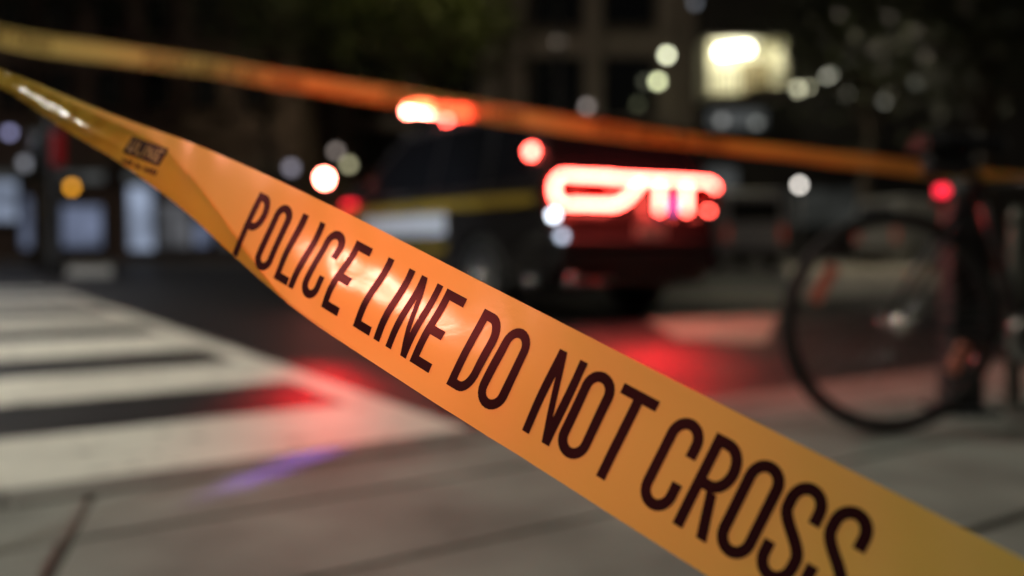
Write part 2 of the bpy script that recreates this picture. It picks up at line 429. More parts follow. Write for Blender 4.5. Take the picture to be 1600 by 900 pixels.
def glyph(ch, w, H=LH, t=ST):
    h = t/2; out = []
    def seg(p, q): n = max(1, int(math.hypot(q[0]-p[0], q[1]-p[1])/.0025)); return [(p[0]+(q[0]-p[0])*i/n, p[1]+(q[1]-p[1])*i/n) for i in range(n+1)]
    r = w/2-h; ry = r*1.12; yt, yb = h+ry, H-h-ry; cx = w/2
    if ch == 'O':
        p = arc(cx, yt, r, ry, 180, 360, 12) + seg((w-h, yt), (w-h, yb))[1:-1] + arc(cx, yb, r, ry, 0, 180, 12) + seg((h, yb), (h, yt))[1:-1]
        out.append(ribbon(p, t, True))
    elif ch == 'C':
        p = seg((w-h, H*.36), (w-h, yt))[:-1] + arc(cx, yt, r, ry, 0, -180, 12) + seg((h, yt), (h, yb))[1:-1] + arc(cx, yb, r, ry, 180, 0, 12) + seg((w-h, yb), (w-h, H*.64))[1:]
        out.append(ribbon(p, t))
    elif ch == 'I': out.append(rect(w/2-h, 0, w/2+h, H))
    elif ch == 'L': out += [rect(0, 0, t, H), rect(t, H-t*1.0, w, H)]
    elif ch == 'E': out += [rect(0, 0, t, H), rect(t, 0, w, t), rect(t, H*.47, w*.86, H*.47+t), rect(t, H-t, w, H)]
    elif ch == 'T': out += [rect(0, 0, w, t), rect(w/2-h, t, w/2+h, H)]
    elif ch == 'N':
        a = t*.92
        out += [rect(0, 0, a, H), rect(w-a, 0, w, H), quad((a, 0), (a, H*.30), (w-a, H), (w-a, H*.70), 8, 14)]
    elif ch == 'U':
        out.append(ribbon(seg((h, 0), (h, yb))[:-1] + arc(cx, yb, r, ry, 180, 0, 12) + seg((w-h, yb), (w-h, 0))[1:], t))
    elif ch in 'DPR':
        hb = H if ch == 'D' else H*.56
        rx = w-h-t*.9; ryy = min(hb/2-h, rx*1.15)
        out.append(rect(0, 0, t, H))
        p = [(t, h), (w-h-rx*.72, h)] + arc(w-h-rx*.72, h+ryy, rx*.72, ryy, -90, 0, 8)[1:] + seg((w-h, h+ryy), (w-h, hb-h-ryy))[1:-1] + arc(w-h-rx*.72, hb-h-ryy, rx*.72, ryy, 0, 90, 8) + [(t, hb-h)]
        out.append(ribbon(p, t))
        if ch == 'R': out.append(quad((w*.42, hb-.0006), (w*.42+t, hb-.0006), (w+.0002, H), (w-t+.0002, H), 1, 9))
    elif ch == 'S':
        p = seg((w-h, H*.34), (w-h, yt))[:-1] + arc(cx, yt, r, ry, 0, -180, 12)
        ym, xm = H*.5, cx
        y2 = H*.335; y3 = H*.665
        p += seg((h, yt), (h, y2*.88))[1:]
        n = 12
        for i in range(1, n): # the spine
            q = i/n; e = q*q*(3-2*q); p.append((h+(w-2*h)*e, y2*.88+(y3*1.06-y2*.88)*q))
        p += seg((w-h, y3*1.06), (w-h, yb))[:-1] + arc(cx, yb, r, ry, 0, 180, 12) + seg((h, yb), (h, H*.66))[1:]
        out.append(ribbon(p, t))
    return out
def lift_print(name, pieces, fn, parent, m, label=None):
    mb = MB()
    for vs, fs in pieces: mb.add([fn(x, y)[:] for x, y in vs], fs, None, True)
    return mb.build(name, m, parent, label)
TXT = [('P', -.2285, -.2110), ('O', -.2050, -.1868), ('L', -.1797, -.1632), ('I', -.1612, -.1562), ('C', -.1500, -.1308), ('E', -.1235, -.1058),
       ('L', -.0897, -.0732), ('I', -.0685, -.0636), ('N', -.0570, -.0372), ('E', -.0336, -.0156), ('D', 0.0, .0194), ('O', .0224, .0428),
       ('N', .0600, .0802), ('O', .0820, .1026), ('T', .1046, .1275), ('C', .1382, .1588), ('R', .1625, .1822), ('O', .1842, .2044), ('S', .2064, .2266), ('S', .2286, .2490)]
for ch, a, b in TXT:
    lift_print('letter', glyph(ch, b-a), lambda x, y, a=a: tape_pt(a+x, -.025+y, .00028), front, INK)
# maker's box with knocked-out letters, and the small line beneath
LX0, LX1, LU0, LU1 = -.4145, -.3555, -.0245, -.0010
def film_u(s, v):
    vs, _ = sec(s)
    for i in range(NU):
        if vs[i] <= v <= vs[i+1] and i > NU*.1: return -HW + 2*HW*(i+(v-vs[i])/(vs[i+1]-vs[i]))/NU
    return 0
LU0, LU1 = film_u(-.385, -.0160), film_u(-.385, -.0002)
def logo_fn(lift): return lambda x, y: tape_pt(LX0+x, LU0+y, lift)
lb = [quad((.001, 0), (LX1-LX0, 0), (LX1-LX0-.002, LU1-LU0), (0, LU1-LU0), 30, 14)]
lift_print('logo_box', lb, logo_fn(.00026), front, INK)
KN_ = mat('knockout_yellow', (.50, .31, .07), .5)
x = .0045; lw = .0092; hh = (LU1-LU0)*.68
for ch, w in (('U', lw), ('L', lw*.86), ('I', .0032), ('N', lw*1.08), ('E', lw*.9)):
    fnl = logo_fn(.00052)
    lift_print('logo_letter', glyph(ch, w, hh, .0021), lambda px, py, x=x: fnl(x+px + (hh-py)*.10, (LU1-LU0)*.16+py), front, KN_)
    x += w+.0027
sm = []; x = 0.0; rr = random.Random(3)
for k in range(14):
    w = rr.choice([.0018, .0022, .0026]); y0 = rr.choice([0, .0012])
    if k not in (4, 8): sm.append(rect(x, y0, x+w, .0046))
    x += w+.0011
so = lift_print('small_print', sm, lambda px, py: tape_pt(LX0+.004+px*1.18, LU1+.0035+py, .0003), front, INK, )

# ---- the far tape, stretched at chest height of a child past the bicycle saddle
bt = thing('barrier_tape', 'thin blurred orange police tape stretched high behind, above the police vehicle', 'barrier tape')
bpts = [(-160, 22, 2.75), (0, 57, 2.9), (100, 74, 3.0), (300, 101, 3.15), (480, 131, 3.25), (650, 157, 3.35), (800, 182, 3.42), (1000, 211, 3.5), (1200, 236, 3.58), (1455, 266, 3.66), (1600, 282, 3.70), (1900, 312, 3.8)]
BP = [Vector((-1.99, 1.93, 1.30))] + [at(*p) for p in bpts]
cum = [0]
for a, b in zip(BP, BP[1:]): cum.append(cum[-1]+(b-a).length)
LB = cum[-1]
def back_c(s):
    s = max(0, min(LB-1e-6, s))
    for i in range(len(cum)-1):
        if s <= cum[i+1]:
            t = (s-cum[i])/(cum[i+1]-cum[i])
            p0 = BP[max(0, i-1)]; p1 = BP[i]; p2 = BP[i+1]; p3 = BP[min(len(BP)-1, i+2)]
            return .5*((2*p1)+(p2-p0)*t+(2*p0-5*p1+4*p2-p3)*t*t+(3*p1-p0-3*p2+p3)*t**3)
def back_pt(s, u, lift=0):
    c = back_c(s); d = (back_c(s+.02)-back_c(s-.02)).normalized()
    side = d.cross(Vector((0, 0, 1))).normalized(); side = side if side.y < 0 else -side
    up = side.cross(d).normalized(); up = up if up.z > 0 else -up
    a = R(18)+R(34)*math.sin(s*1.7+.6)*.5 + R(14)*math.sin(s*4.1)
    dn = -up*math.cos(a) + side*math.sin(a); nn = side*math.cos(a) + up*math.sin(a)
    q = u/HW
    return c + dn*u*.84 + nn*(lift + .006*(1-q*q)*math.sin(s*2.3) + .002*math.sin(s*19))
mb = MB(); NB = 300; NK = 10
for i in range(NB+1):
    for k in range(NK+1): mb.v.append(back_pt(.03+(LB-.06)*i/NB, -HW+2*HW*k/NK)[:])
for i in range(NB):
    for k in range(NK):
        a = i*(NK+1)+k; mb.smooth.add(len(mb.f)); mb.f.append((a, a+NK+1, a+NK+2, a+1))
mb.build('film', TAPE2, bt)
for off in (.06, .80, 1.54, 2.28, 3.02):
    for ch, a, b in TXT:
        s = off + a + .23
        if s+.03 < LB: lift_print('letter', glyph(ch, b-a), lambda x, y, s=s: back_pt(s+x, -.025+y, .0006), bt, INK)

# ------------------------------------------------------------------ police vehicle
HD = R(123.0)                                     # heading, from world x
suv = thing('police_suv', 'dark police SUV with glowing red tail lights and roof light bar, gold side stripe', 'police car')
# local frame: +y forward, +x right, origin on the road under the middle of the rear axle
fw = Vector((math.cos(HD), math.sin(HD), 0)); rt = Vector((fw.y, -fw.x, 0))
wheel_l = Vector((-.285, 9.05, ROAD_Z))           # outer face of the left rear tyre
suv.location = wheel_l + rt*.97; suv.rotation_euler = (0, 0, HD - math.pi/2)
def side_solid(profile, wfun, m, name, bevel=.04, parent=suv):
    bm = bmesh.new(); n = len(profile)
    A = [bm.verts.new((-wfun(y, z), y, z)) for y, z in profile]; B = [bm.verts.new((wfun(y, z), y, z)) for y, z in profile]
    fa = bm.faces.new(A); fb = bm.faces.new(B[::-1])
    for i in range(n): bm.faces.new((A[(i+1) % n], A[i], B[i], B[(i+1) % n]))
    edges = [e for e in bm.edges if (fa in e.link_faces) or (fb in e.link_faces)]
    bmesh.ops.bevel(bm, geom=edges, offset=bevel, segments=3, affect='EDGES', profile=.5)
    bmesh.ops.triangulate(bm, faces=[f for f in bm.faces if len(f.verts) > 4])
    bmesh.ops.recalc_face_normals(bm, faces=bm.faces[:])
    return MB().bm(bm).build(name, m, parent)
def arch(cy, cz, r, n=12): return [(cy - r*math.cos(math.pi*i/n), cz + r*math.sin(math.pi*i/n)) for i in range(n+1)]
def body_profile(L0, L1, wb, wr, belt, hood, nose):
    a1 = arch(0, wr, wr+.07); a2 = arch(wb, wr, wr+.07)
    p = [(L0+.04, .45), (L0+.12, .32), (a1[0][0]-.02, .26)] + a1 + [(a1[-1][0]+.02, .24), (a2[0][0]-.02, .24)] + a2 + [(a2[-1][0]+.02, .26), (L1-.12, .28), (L1-.02, .42), (L1, .68)]
    p += [(L1-.03, nose), (L1-.30, hood-.05), (L1-1.25, hood+.03), (L1-1.45, belt), (1.0, belt), (L0+.30, belt+.02), (L0+.12, belt-.02), (L0+.06, .90), (L0+.02, .74), (L0, .55)]
    return p
def suv_w(y, z):
    w = .985
    if y > 3.0: w -= .16*((y-3.0)/1.0)**2
    if y < -.6: w -= .10*((-.6-y)/.5)**2
    if z < .4: w -= .05
    if z > 1.0: w -= .03
    return w
side_solid(body_profile(-1.07, 3.97, 3.02, .385, 1.16, 1.10, .98), suv_w, SUVP, 'body', .05)
def gh_w(y, z): return .93 - (z-1.16)*.27
gh = [(-.98, 1.165), (-.88, 1.46), (-.76, 1.74), (-.58, 1.825), (.2, 1.89), (1.3, 1.905), (1.95, 1.85), (2.35, 1.58), (2.78, 1.165)]
side_solid(gh, gh_w, SUVP, 'roof', .035)
def panel(name, yz, off, m, parent=suv, side=-1):
    mb = MB(); n = len(yz)
    o = [(side*(gh_w(y, z)+off), y, z) for y, z in yz]; i = [(side*(gh_w(y, z)-.02), y, z) for y, z in yz]
    fs = [tuple(range(n)) if side > 0 else tuple(range(n-1, -1, -1))] + [(k, (k+1) % n, n+(k+1) % n, n+k) for k in range(n)]
    return mb.add(o+i, fs).build(name, m, parent)
CGLASS = mat('tinted_car_glass', (.008, .008, .010), .06, spec=.7, coat=.5)
for sd in (-1, 1):
    panel('side_window', [(1.05, 1.20), (2.58, 1.20), (2.24, 1.55), (1.88, 1.77), (1.05, 1.82)], .004, CGLASS, side=sd)
    panel('side_window', [(.03, 1.20), (.98, 1.20), (.98, 1.82), (.12, 1.81)], .004, CGLASS, side=sd)
    panel('side_window', [(-.74, 1.24), (-.06, 1.20), (.03, 1.80), (-.48, 1.76)], .004, CGLASS, side=sd)
# rear and front glass
def glass_quad(name, a, b, off):
    (y0, z0), (y1, z1) = a, b; w0, w1 = gh_w(y0, z0)-.10, gh_w(y1, z1)-.10
    nrm = Vector((0, -(z1-z0), (y1-y0))).normalized(); nrm = nrm if (nrm.y*(y0-.8) > 0) else -nrm
    o = nrm*off
    vs = [Vector((-w0, y0, z0)), Vector((w0, y0, z0)), Vector((w1, y1, z1)), Vector((-w1, y1, z1))]
    return MB().add([(v+o)[:] for v in vs]+[(v-o)[:] for v in vs], [(0,1,2,3), (4,7,6,5), (0,4,5,1), (1,5,6,2), (2,6,7,3), (3,7,4,0)]).build(name, CGLASS, suv)
glass_quad('rear_window', (-.962, 1.22), (-.79, 1.67), .012)
glass_quad('windshield', (2.74, 1.21), (2.10, 1.75), .03)
# wheels
def car_wheel(parent, x, y, r, w=.245, name='wheel'):
    sg = -1 if x < 0 else 1
    M = Matrix.Translation((x - sg*w/2, y, r)) @ Matrix.Rotation(sg*math.pi/2, 4, 'Y')
    t = MB().lathe([(r*.64, -w/2), (r*.9, -w/2), (r*.985, -w*.36), (r, -w*.15), (r, w*.15), (r*.985, w*.36), (r*.9, w/2), (r*.64, w/2-.01)], 32, M, closed=True).build(name, RUBBER, parent)
    rim = MB().lathe([(.001, w*.30), (.06, w*.33), (.07, w*.26), (r*.5, w*.30), (r*.6, w*.36), (r*.645, w*.44), (r*.645, -w*.3), (.001, -w*.3)], 28, M)
    for k in range(5):
        g = 2*math.pi*k/5
        rim.box((r*.36, 0, w*.33), (r*.48, .055, .03), M @ Matrix.Rotation(g, 4, 'Z'))
    rim.build('rim', RIMM, t)
    MB().sphere((x+sg*.0, y, r), .07, 8).build('hub_glint_ball', CHROME, t)  # chrome ball put on the hub to give a glint
    return t
CHROME = mat('chrome', (.8, .8, .82), .16, metal=1)
RIMM = mat('dark_alloy', (.32, .32, .34), .28, metal=.9)
for x in (-.97, .97):
    for y in (0, 3.02): car_wheel(suv, x, y, .385)
# bumper, plate, handles, mirrors, reflective film
MB().box((0, -1.075, .60), (1.80, .10, .26), bevel=.04).build('bumper', BLACKP, suv)
MB().box((0, -1.03, .40), (1.4, .10, .12), bevel=.03).build('lower_valance', BLACKP, suv)
MB().box((.12, -1.085, .77), (.32, .02, .13), bevel=.006).build('number_plate', mat('plate_white', (.6, .6, .55), .5), suv)
for sd in (-1, 1):
    for y in (.35, 1.35): MB().box((sd*.968, y, 1.03), (.045, .19, .03), bevel=.01).build('door_handle', BLACKP, suv)
    mb = MB(); mb.box((sd*1.10, 2.28, 1.24), (.24, .13, .17), bevel=.04); mb.box((sd*.97, 2.30, 1.19), (.12, .06, .05)); mb.build('wing_mirror', SUVP, suv)
def film(name, m, y0, y1, z0, z1, slope=0, n=14):
    mb = MB()
    for i in range(n+1):
        y = y0+(y1-y0)*i/n
        x = -(suv_w(y, .8)+.004)
        for z in (z0+slope*i/n, z1+slope*i/n): mb.v.append((x if z < 1.0 else x+.0, y, z))
    for i in range(n): mb.f.append((i*2, i*2+2, i*2+3, i*2+1))
    return mb.build(name, m, suv)
film('side_stripe', YELLOWF, -.85, 3.75, 1.005, 1.10, -.03)
film('side_stripe', YELLOWF, .62, 2.45, .60, .66)
film('door_panel', WHITE, .62, 2.50, .76, .97)
# rear lamps: a thin strip across the hatch and a C-shaped unit on each corner
def strip(mb, a, b, th=.030, d=.025): mb.tube([a, b], th/2, 8); return mb
def rear_y(x): return -1.075 + .10*(abs(x)/.98)**4
def tail(sd):
    pts = [(sd*(.30+.50*q/8), rear_y(.30+.50*q/8), 1.24) for q in range(9)]
    pts += [(sd*(.80+.118*math.sin(R(g))), -1.075, 1.122+.118*math.cos(R(g))) for g in range(20, 180, 20)]
    pts += [(sd*(.80-.52*q/8), rear_y(.80-.52*q/8), 1.004) for q in range(9)]
    hs = MB().box((sd*.62, -1.02, 1.11), (.68, .07, .26), bevel=.03).build('tail_light', mat('red_lens', (.10, .004, .004), .2, coat=1), suv)
    return hs, pts
h_l, pl = tail(-1)
MB().tube(pl, .023, 8).build('led_outline', REDG, h_l)
MB().tube([(-.28, -1.085, 1.004), (-.17, -1.088, 1.05), (-.06, -1.088, 1.15), (.02, -1.088, 1.23)], .024, 8).build('led_outline', REDG, h_l)
h_r, pr = tail(1)
MB().tube(pr[:12], .020, 8).build('led_outline', REDG, h_r)
MB().tube([(x_/10, -1.085+.0, 1.235) for x_ in range(-3, 4)], .022, 8).build('hatch_light_strip', REDG, suv)
for x_, z0_, z1_ in ((.21, .955, 1.20), (.53, .955, 1.20), (.80, .965, .985)):
    MB().tube([(x_, -1.09, z0_), (x_, -1.09, z1_)], .023, 8).build('warning_light', REDG, suv)
MB().box((.37, -1.095, 1.02), (.06, .03, .12), bevel=.008).build('warning_light', BLUEG, suv, 'small violet lamp between two red ones')
MB().sphere((-.855, -.66, 1.46), .048).build('warning_light', REDG, suv, 'round red lamp on the rear pillar')
MB().sphere((-.93, -1.085, .905), .034).build('glint_bead', WHITEG, suv)  # glowing bead stands in for a street-lamp glint on the bumper
MB().sphere((-.86, -1.105, .735), .034).build('glint_bead', glow('dim_white_glint', (.62, .72, .9), 3.2), suv)  # dimmer bead for the second glint below it
DIMW = glow('bumper_lamp', (.7, .75, .9), .9)
MB().tube([(-.80, -1.13, .36), (-.35, -1.135, .36)], .018, 8).build('bumper_reflector', mat('bumper_chrome', (.6, .6, .65), .35, metal=1), suv)
for p_ in ((-.80, -1.135, .37), (-.965, -.80, .36)): MB().sphere(p_, .045, 8).build('glint_ball', CHROME, suv)  # chrome balls added to give glints on the bumper
# light bar on the roof
lbar = MB(); lbar.box((0, 1.85, 2.055), (1.50, .22, .03), bevel=.01)
for sd in (-.45, .45): lbar.box((sd, 1.80, 1.95), (.06, .14, .20))
lbar = lbar.build('light_bar', BLACKP, suv)
for k in range(6):
    x_ = -.625+.25*k
    MB().box((x_, 1.85, 2.13), (.235, .26, .11), bevel=.03).build('beacon_lens', REDG2 if k == 0 else (REDG if k in (1, 2) else REDDIM), lbar)
MB().sphere((-.36, 1.70, 2.0), .035).build('beacon_lens', REDG, lbar)
# A-pillar spotlight, lit red towards the crossing
sp = MB(); sp.tube([(-.90, 3.18, 1.08), (-1.05, 3.28, 1.26), (-1.12, 3.30, 1.38)], .018, 8)
sp.lathe([(.02, -.10), (.06, -.06), (.085, .0), (.085, .02)], 16, Matrix.Translation((-1.12, 3.30, 1.45)) @ Matrix.Rotation(math.pi/2, 4, 'X'))
sp = sp.build('spotlight', BLACKP, suv)
MB().lathe([(.075, 0), (.05, .022), (.001, .03)], 16, Matrix.Translation((-1.12, 3.282, 1.45)) @ Matrix.Rotation(math.pi/2, 4, 'X')).build('spotlight_lens', REDG2, sp)
MB().tube([(-.985, 3.0, 1.13), (-.99, 2.75, 1.13)], .03, 8).build('warning_light', REDDIM, suv)
bpy.context.view_layer.update()
SM = Matrix.Translation(suv.location) @ Matrix.Rotation(HD-math.pi/2, 4, 'Z')
RED = (1, .055, .035); DEEP = (1, .012, .022)
spot_p = SM @ Vector((-1.12, 3.22, 1.45))
lamp('SPOT', spot_p, 7000, (1, .17, .12), suv, target=tape_pt(-.083, .001), size=R(1.0), radius=.04, blend=1.0)      # pencil beam
lamp('SPOT', spot_p, 4000, RED, suv, target=tape_pt(-.13, 0), size=R(2.9), radius=.06)                           # its halo
lamp('SPOT', spot_p, 480, DEEP, suv, target=(-.72, 3.45, 0.0), size=R(8), radius=.06)                              # its spill
lamp('SPOT', SM @ Vector((0, -1.16, 1.23)), 150, DEEP, suv, target=(.9, 5.6, .0), size=R(24), radius=.25)          # tail lamps
lamp('POINT', SM @ Vector((-.5, 1.85, 2.16)), 60, RED, suv, radius=.08)
lamp('SPOT', SM @ Vector((.37, -1.13, 1.02)), 11000, (.3, .12, 1), suv, target=ground(478, 714), size=R(1.3), radius=.02)
for sd in (-.5, .5): lamp('POINT', SM @ Vector((sd, -1.30, 1.11)), 2, RED, suv, radius=.08)

# ------------------------------------------------------------------ bicycle
bike = thing('bicycle', 'dark bicycle parked by the post with orange spoke reflectors and red tail light', 'bicycle', (1.215, 3.19, 0), R(4)); bike.scale = (1.035, 1.035, 1.035)
BFR = mat('bicycle_paint', (.02, .02, .024), .3, coat=.6)
REFL = mat('orange_reflector', (.95, .33, .24), .3)
CHROME2 = mat('bike_chrome', (.8, .8, .78), .14, metal=1)
def bike_wheel(xc, rear):
    M = Matrix.Translation((xc, 0, .347)) @ Matrix.Rotation(math.pi/2, 4, 'X')
    ring = [(.331+.016*math.cos(2*math.pi*k/8), .016*math.sin(2*math.pi*k/8)) for k in range(8)]
    w = MB().lathe(ring, 64, M, closed=True).build('wheel', RUBBER, bike)
    MB().lathe([(.318, -.010), (.318, .010), (.305, .011), (.300, 0), (.305, -.011)], 64, M, closed=True).build('rim', mat('bike_rim', (.08, .08, .085), .35, metal=.8), w)
    MB().lathe([(.010, -.055), (.022, -.05), (.022, -.04), (.014, -.03), (.014, .03), (.022, .04), (.022, .05), (.010, .055)], 16, M).build('hub', STEEL, w)
    MB().sphere((xc, -.062, .347), .030, 8).build('axle_glint_ball', CHROME2, w)  # oversized chrome ball, added for the glint at the axle
    sp_ = MB()
    for k in range(28):
        g = 2*math.pi*k/28; g2 = g + (.5 if k % 2 else -.5); zz = .04 if (k//2) % 2 else -.04
        sp_.tube([M @ Vector((.02*math.cos(g2), .02*math.sin(g2), zz)), M @ Vector((.302*math.cos(g), .302*math.sin(g), 0))], .0011, 4)
    so_ = sp_.build('spokes', STEEL, w)
    return w, M
w1, M1 = bike_wheel(0, True)
for g, ln in ((150, .13), (-27, .10)):
    MB().box((.245, 0, .0), (.042, ln, .014), M1 @ Matrix.Rotation(R(g), 4, 'Z'), bevel=.006).build('wheel_reflector', REFL, w1)
w2, M2 = bike_wheel(1.03, False)
bb = (.43, 0, .30); st_top = (.265, 0, .80); ht = (.90, 0, .80); hb_ = (.935, 0, .68)
fr = MB()
fr.tube([bb, st_top], .017, 10); fr.tube([bb, hb_], .019, 10); fr.tube([(.275, 0, .775), ht], .016, 10); fr.tube([hb_, ht], .02, 10)
for sd in (-.045, .045):
    fr.tube([(0, sd*1.3, .347), bb], .010, 8); fr.tube([(0, sd*1.3, .347), (.27, sd*.4, .77)], .009, 8)
fr.build('frame', BFR, bike)
fk = MB()
for sd in (-.05, .05): fk.tube([(1.03, sd, .347), (.975, sd, .60), (.94, sd*.6, .68)], .011, 8)
fk.build('fork', BFR, bike)
hbm = MB(); hbm.tube([ht, (.87, 0, .93)], .015, 8); hbm.tube([(.86, -.30, .97), (.90, -.18, .95), (.87, 0, .93), (.90, .18, .95), (.86, .30, .97)], .012, 8)
hbm.build('handlebar', BFR, bike)
sd_ = MB(); sd_.tube([st_top, (.225, 0, .90)], .014, 8); sd_.build('seat_post', DSTEEL, bike)
sad = MB(); L = [(.08, .075, .915), (.10, .078, .925), (.16, .075, .925), (.22, .055, .918), (.28, .032, .915), (.34, .022, .913), (.365, .010, .905)]
for x_, hw_, z_ in L:
    for k in range(9):
        g = math.pi*k/8; sad.v.append((x_, hw_*math.cos(g), z_-.035+.045*math.sin(g)))
for i in range(len(L)-1):
    for k in range(8):
        a = i*9+k; sad.smooth.add(len(sad.f)); sad.f.append((a, a+1, a+10, a+9))
sad.f.append(tuple(range(9))); sad.f.append(tuple((len(L)-1)*9+k for k in range(8, -1, -1)))
sad.build('saddle', BLACKP, bike)
MB().box((.17, 0, .835), (.15, .075, .075), bevel=.025).build('saddle_bag', BLACKP, bike)
tlb = MB().box((.155, 0, .745), (.035, .045, .085), bevel=.01).build('tail_lamp', mat('tail_lamp_case', (.12, .004, .006), .3), bike)
MB().sphere((.152, -.012, .755), .021).build('tail_lamp_lens', glow('bike_red_led', (1, .02, .05), 2.6), tlb)
MB().lathe([(.085, -.004), (.085, .004), (.02, .006), (.02, -.006)], 28, Matrix.Translation((bb[0], -.05, bb[2])) @ Matrix.Rotation(math.pi/2, 4, 'X'), closed=True).build('chainring', STEEL, bike)
for g in (35, 215):
    e = (bb[0]+.17*math.cos(R(g)), 0, bb[2]+.17*math.sin(R(g))); yy = -.07 if g < 90 else .07
    ck = MB().tube([(bb[0], yy, bb[2]), (e[0], yy, e[2])], .010, 6).build('crank_arm', STEEL, bike)
    MB().box((e[0], yy*1.7, e[2]), (.08, .09, .022), bevel=.006).build('pedal', BLACKP, ck)
ch_ = MB(); ch_.tube([(0, -.05, .385), (bb[0], -.05, bb[2]+.085)], .004, 5); ch_.tube([(0, -.05, .31), (bb[0], -.05, bb[2]-.085)], .004, 5); ch_.build('chain', DSTEEL, bike)

# posts by the bicycle
def post(px, py, d, w, h, m, label, name='bollard', round_=False):
    g = ground(px, py); t = thing(name, label, 'post', (g.x*d/g.y, d, 0))
    b = MB()
    if round_: b.lathe([(w*.5, 0), (w*.5, h-.02), (w*.42, h)], 16)
    else: b.box((0, 0, h/2), (w, w, h), bevel=.012)
    b.build('shaft', m, t)
    MB().box((0, 0, .012), (w*1.7, w*1.7, .024), bevel=.006).build('base_plate', m, t)
    MB().lathe([(w*.56, 0), (w*.56, .04), (w*.3, .07)], 16, Matrix.Translation((0, 0, h-.02))).build('cap', m, t)
    return t
post(1500, 642, 3.62, .125, .80, DSTEEL, 'dark square steel post standing behind the bicycle wheel')
post(1583, 640, 3.75, .055, .70, GSTEEL, 'slim grey green steel post at the right edge beside the bicycle', round_=True)

# the two posts, outside the view, that the tapes are tied to
for (x_, y_, h_, lb_) in ((-1.645, 1.955, 2.6, 'tall steel post left of the view where the wide lettered tape is tied'), (-2.03, 1.90, 2.2, 'second steel post left of the view where the high tape is tied'), (2.70, 3.83, 1.25, 'short steel post right of the bicycle where the high tape is tied')):
    t_ = thing('tape_post', lb_, 'post', (x_, y_, 0))
    MB().lathe([(.035, 0), (.035, h_-.02), (.02, h_)], 14).build('shaft', GSTEEL, t_)
    MB().lathe([(.09, 0), (.09, .012), (.04, .03)], 14).build('base_plate', GSTEEL, t_)

# ------------------------------------------------------------------ traffic signal, far left
px = at(86, 425, 23.0)
ts = thing('traffic_signal', 'dark traffic signal post with amber pedestrian light in front of the lit shops', 'traffic signal', (px.x, 23.0, ROAD_Z))
b = MB(); b.lathe([(.22, 0), (.22, .3), (.17, .36), (.15, 3.9), (.10, 4.0)], 16); b.build('pole', DSTEEL, ts)
b = MB(); b.box((-.33, 0, 2.75), (.36, .34, 1.05), bevel=.05); b.box((-.14, 0, 2.9), (.12, .06, .06)); hd = b.build('signal_head', mat('signal_green', (.02, .035, .03), .5), ts)
for k in range(3): MB().lathe([(.12, 0), (.12, .12)], 16, Matrix.Translation((-.33, -.165, 2.42+.33*k)) @ Matrix.Rotation(math.pi/2, 4, 'X')).build('signal_lens', DGLASS, hd)
b = MB(); b.box((.34, 0, 2.02), (.44, .30, .46), bevel=.04); b.box((.17, 0, 2.02), (.10, .06, .06)); ph = b.build('pedestrian_signal', DSTEEL, ts)
MB().lathe([(.09, 0), (.08, .03), (.001, .05)], 16, Matrix.Translation((.50, -.17, 2.02)) @ Matrix.Rotation(math.pi/2, 4, 'X')).build('amber_light', glow('amber_led', (1, .42, .03), 3.6), ph)
MB().box((.20, -.17, 2.9), (.22, .16, .75), bevel=.03).build('red_glow_panel', mat('red_signal_glow', (.35, .004, .01), .5, emit=(1, .01, .02), strength=.06), ts)  # panel glows faintly in place of a sideways red signal lamp

# ------------------------------------------------------------------ buildings
def pane_rect(b, x0, y0, x1, y1, d, m, name, parent, frame=None, depth=.12, label=None):
    A = at(x0, y1, d); B = at(x1, y0, d)
    w, h = B.x-A.x, B.z-A.z; c = ((A.x+B.x)/2, d, (A.z+B.z)/2)
    o = MB().box((c[0], d-depth/2+.02, c[2]), (w, depth, h)).build(name, m, parent, label)
    if frame:
        f = MB(); t = .10
        for dx in (-1, 1): f.box((c[0]+dx*(w/2+t/2), d-depth*.5-.05, c[2]), (t, .25, h+2*t))
        for dz in (-1, 1): f.box((c[0], d-depth*.5-.05, c[2]+dz*(h/2+t/2)), (w-.004, .246, t))
        f.build('window_frame', frame, o)
    return o
def lit(name, c, s):
    """a lit shop interior behind glass"""
    m = bpy.data.materials.new(name); m.use_nodes = True; n = m.node_tree; b = n.nodes['Principled BSDF']
    b.inputs['Base Color'].default_value = (.02, .02, .02, 1); b.inputs['Roughness'].default_value = .15
    tc = n.nodes.new('ShaderNodeTexCoord'); t = n.nodes.new('ShaderNodeTexNoise'); t.inputs['Scale'].default_value = .9; t.inputs['Detail'].default_value = 3
    n.links.new(tc.outputs['Object'], t.inputs['Vector'])
    cr = n.nodes.new('ShaderNodeValToRGB'); cr.color_ramp.elements[0].position = .35; cr.color_ramp.elements[1].position = .68
    cr.color_ramp.elements[0].color = (*[x*.35 for x in c], 1); cr.color_ramp.elements[1].color = (*c, 1)
    n.links.new(t.outputs[0], cr.inputs[0]); n.links.new(cr.outputs[0], b.inputs['Emission Color']); b.inputs['Emission Strength'].default_value = s
    return m
COOL = lit('cool_shop_light', (.62, .74, 1), .55); COOL2 = lit('cool_shop_light_dim', (.55, .66, 1), .30); GREYL = lit('grey_shop_light', (.8, .82, .9), .16)
GREYD = lit('grey_shop_light_dim', (.8, .85, .85), .10)

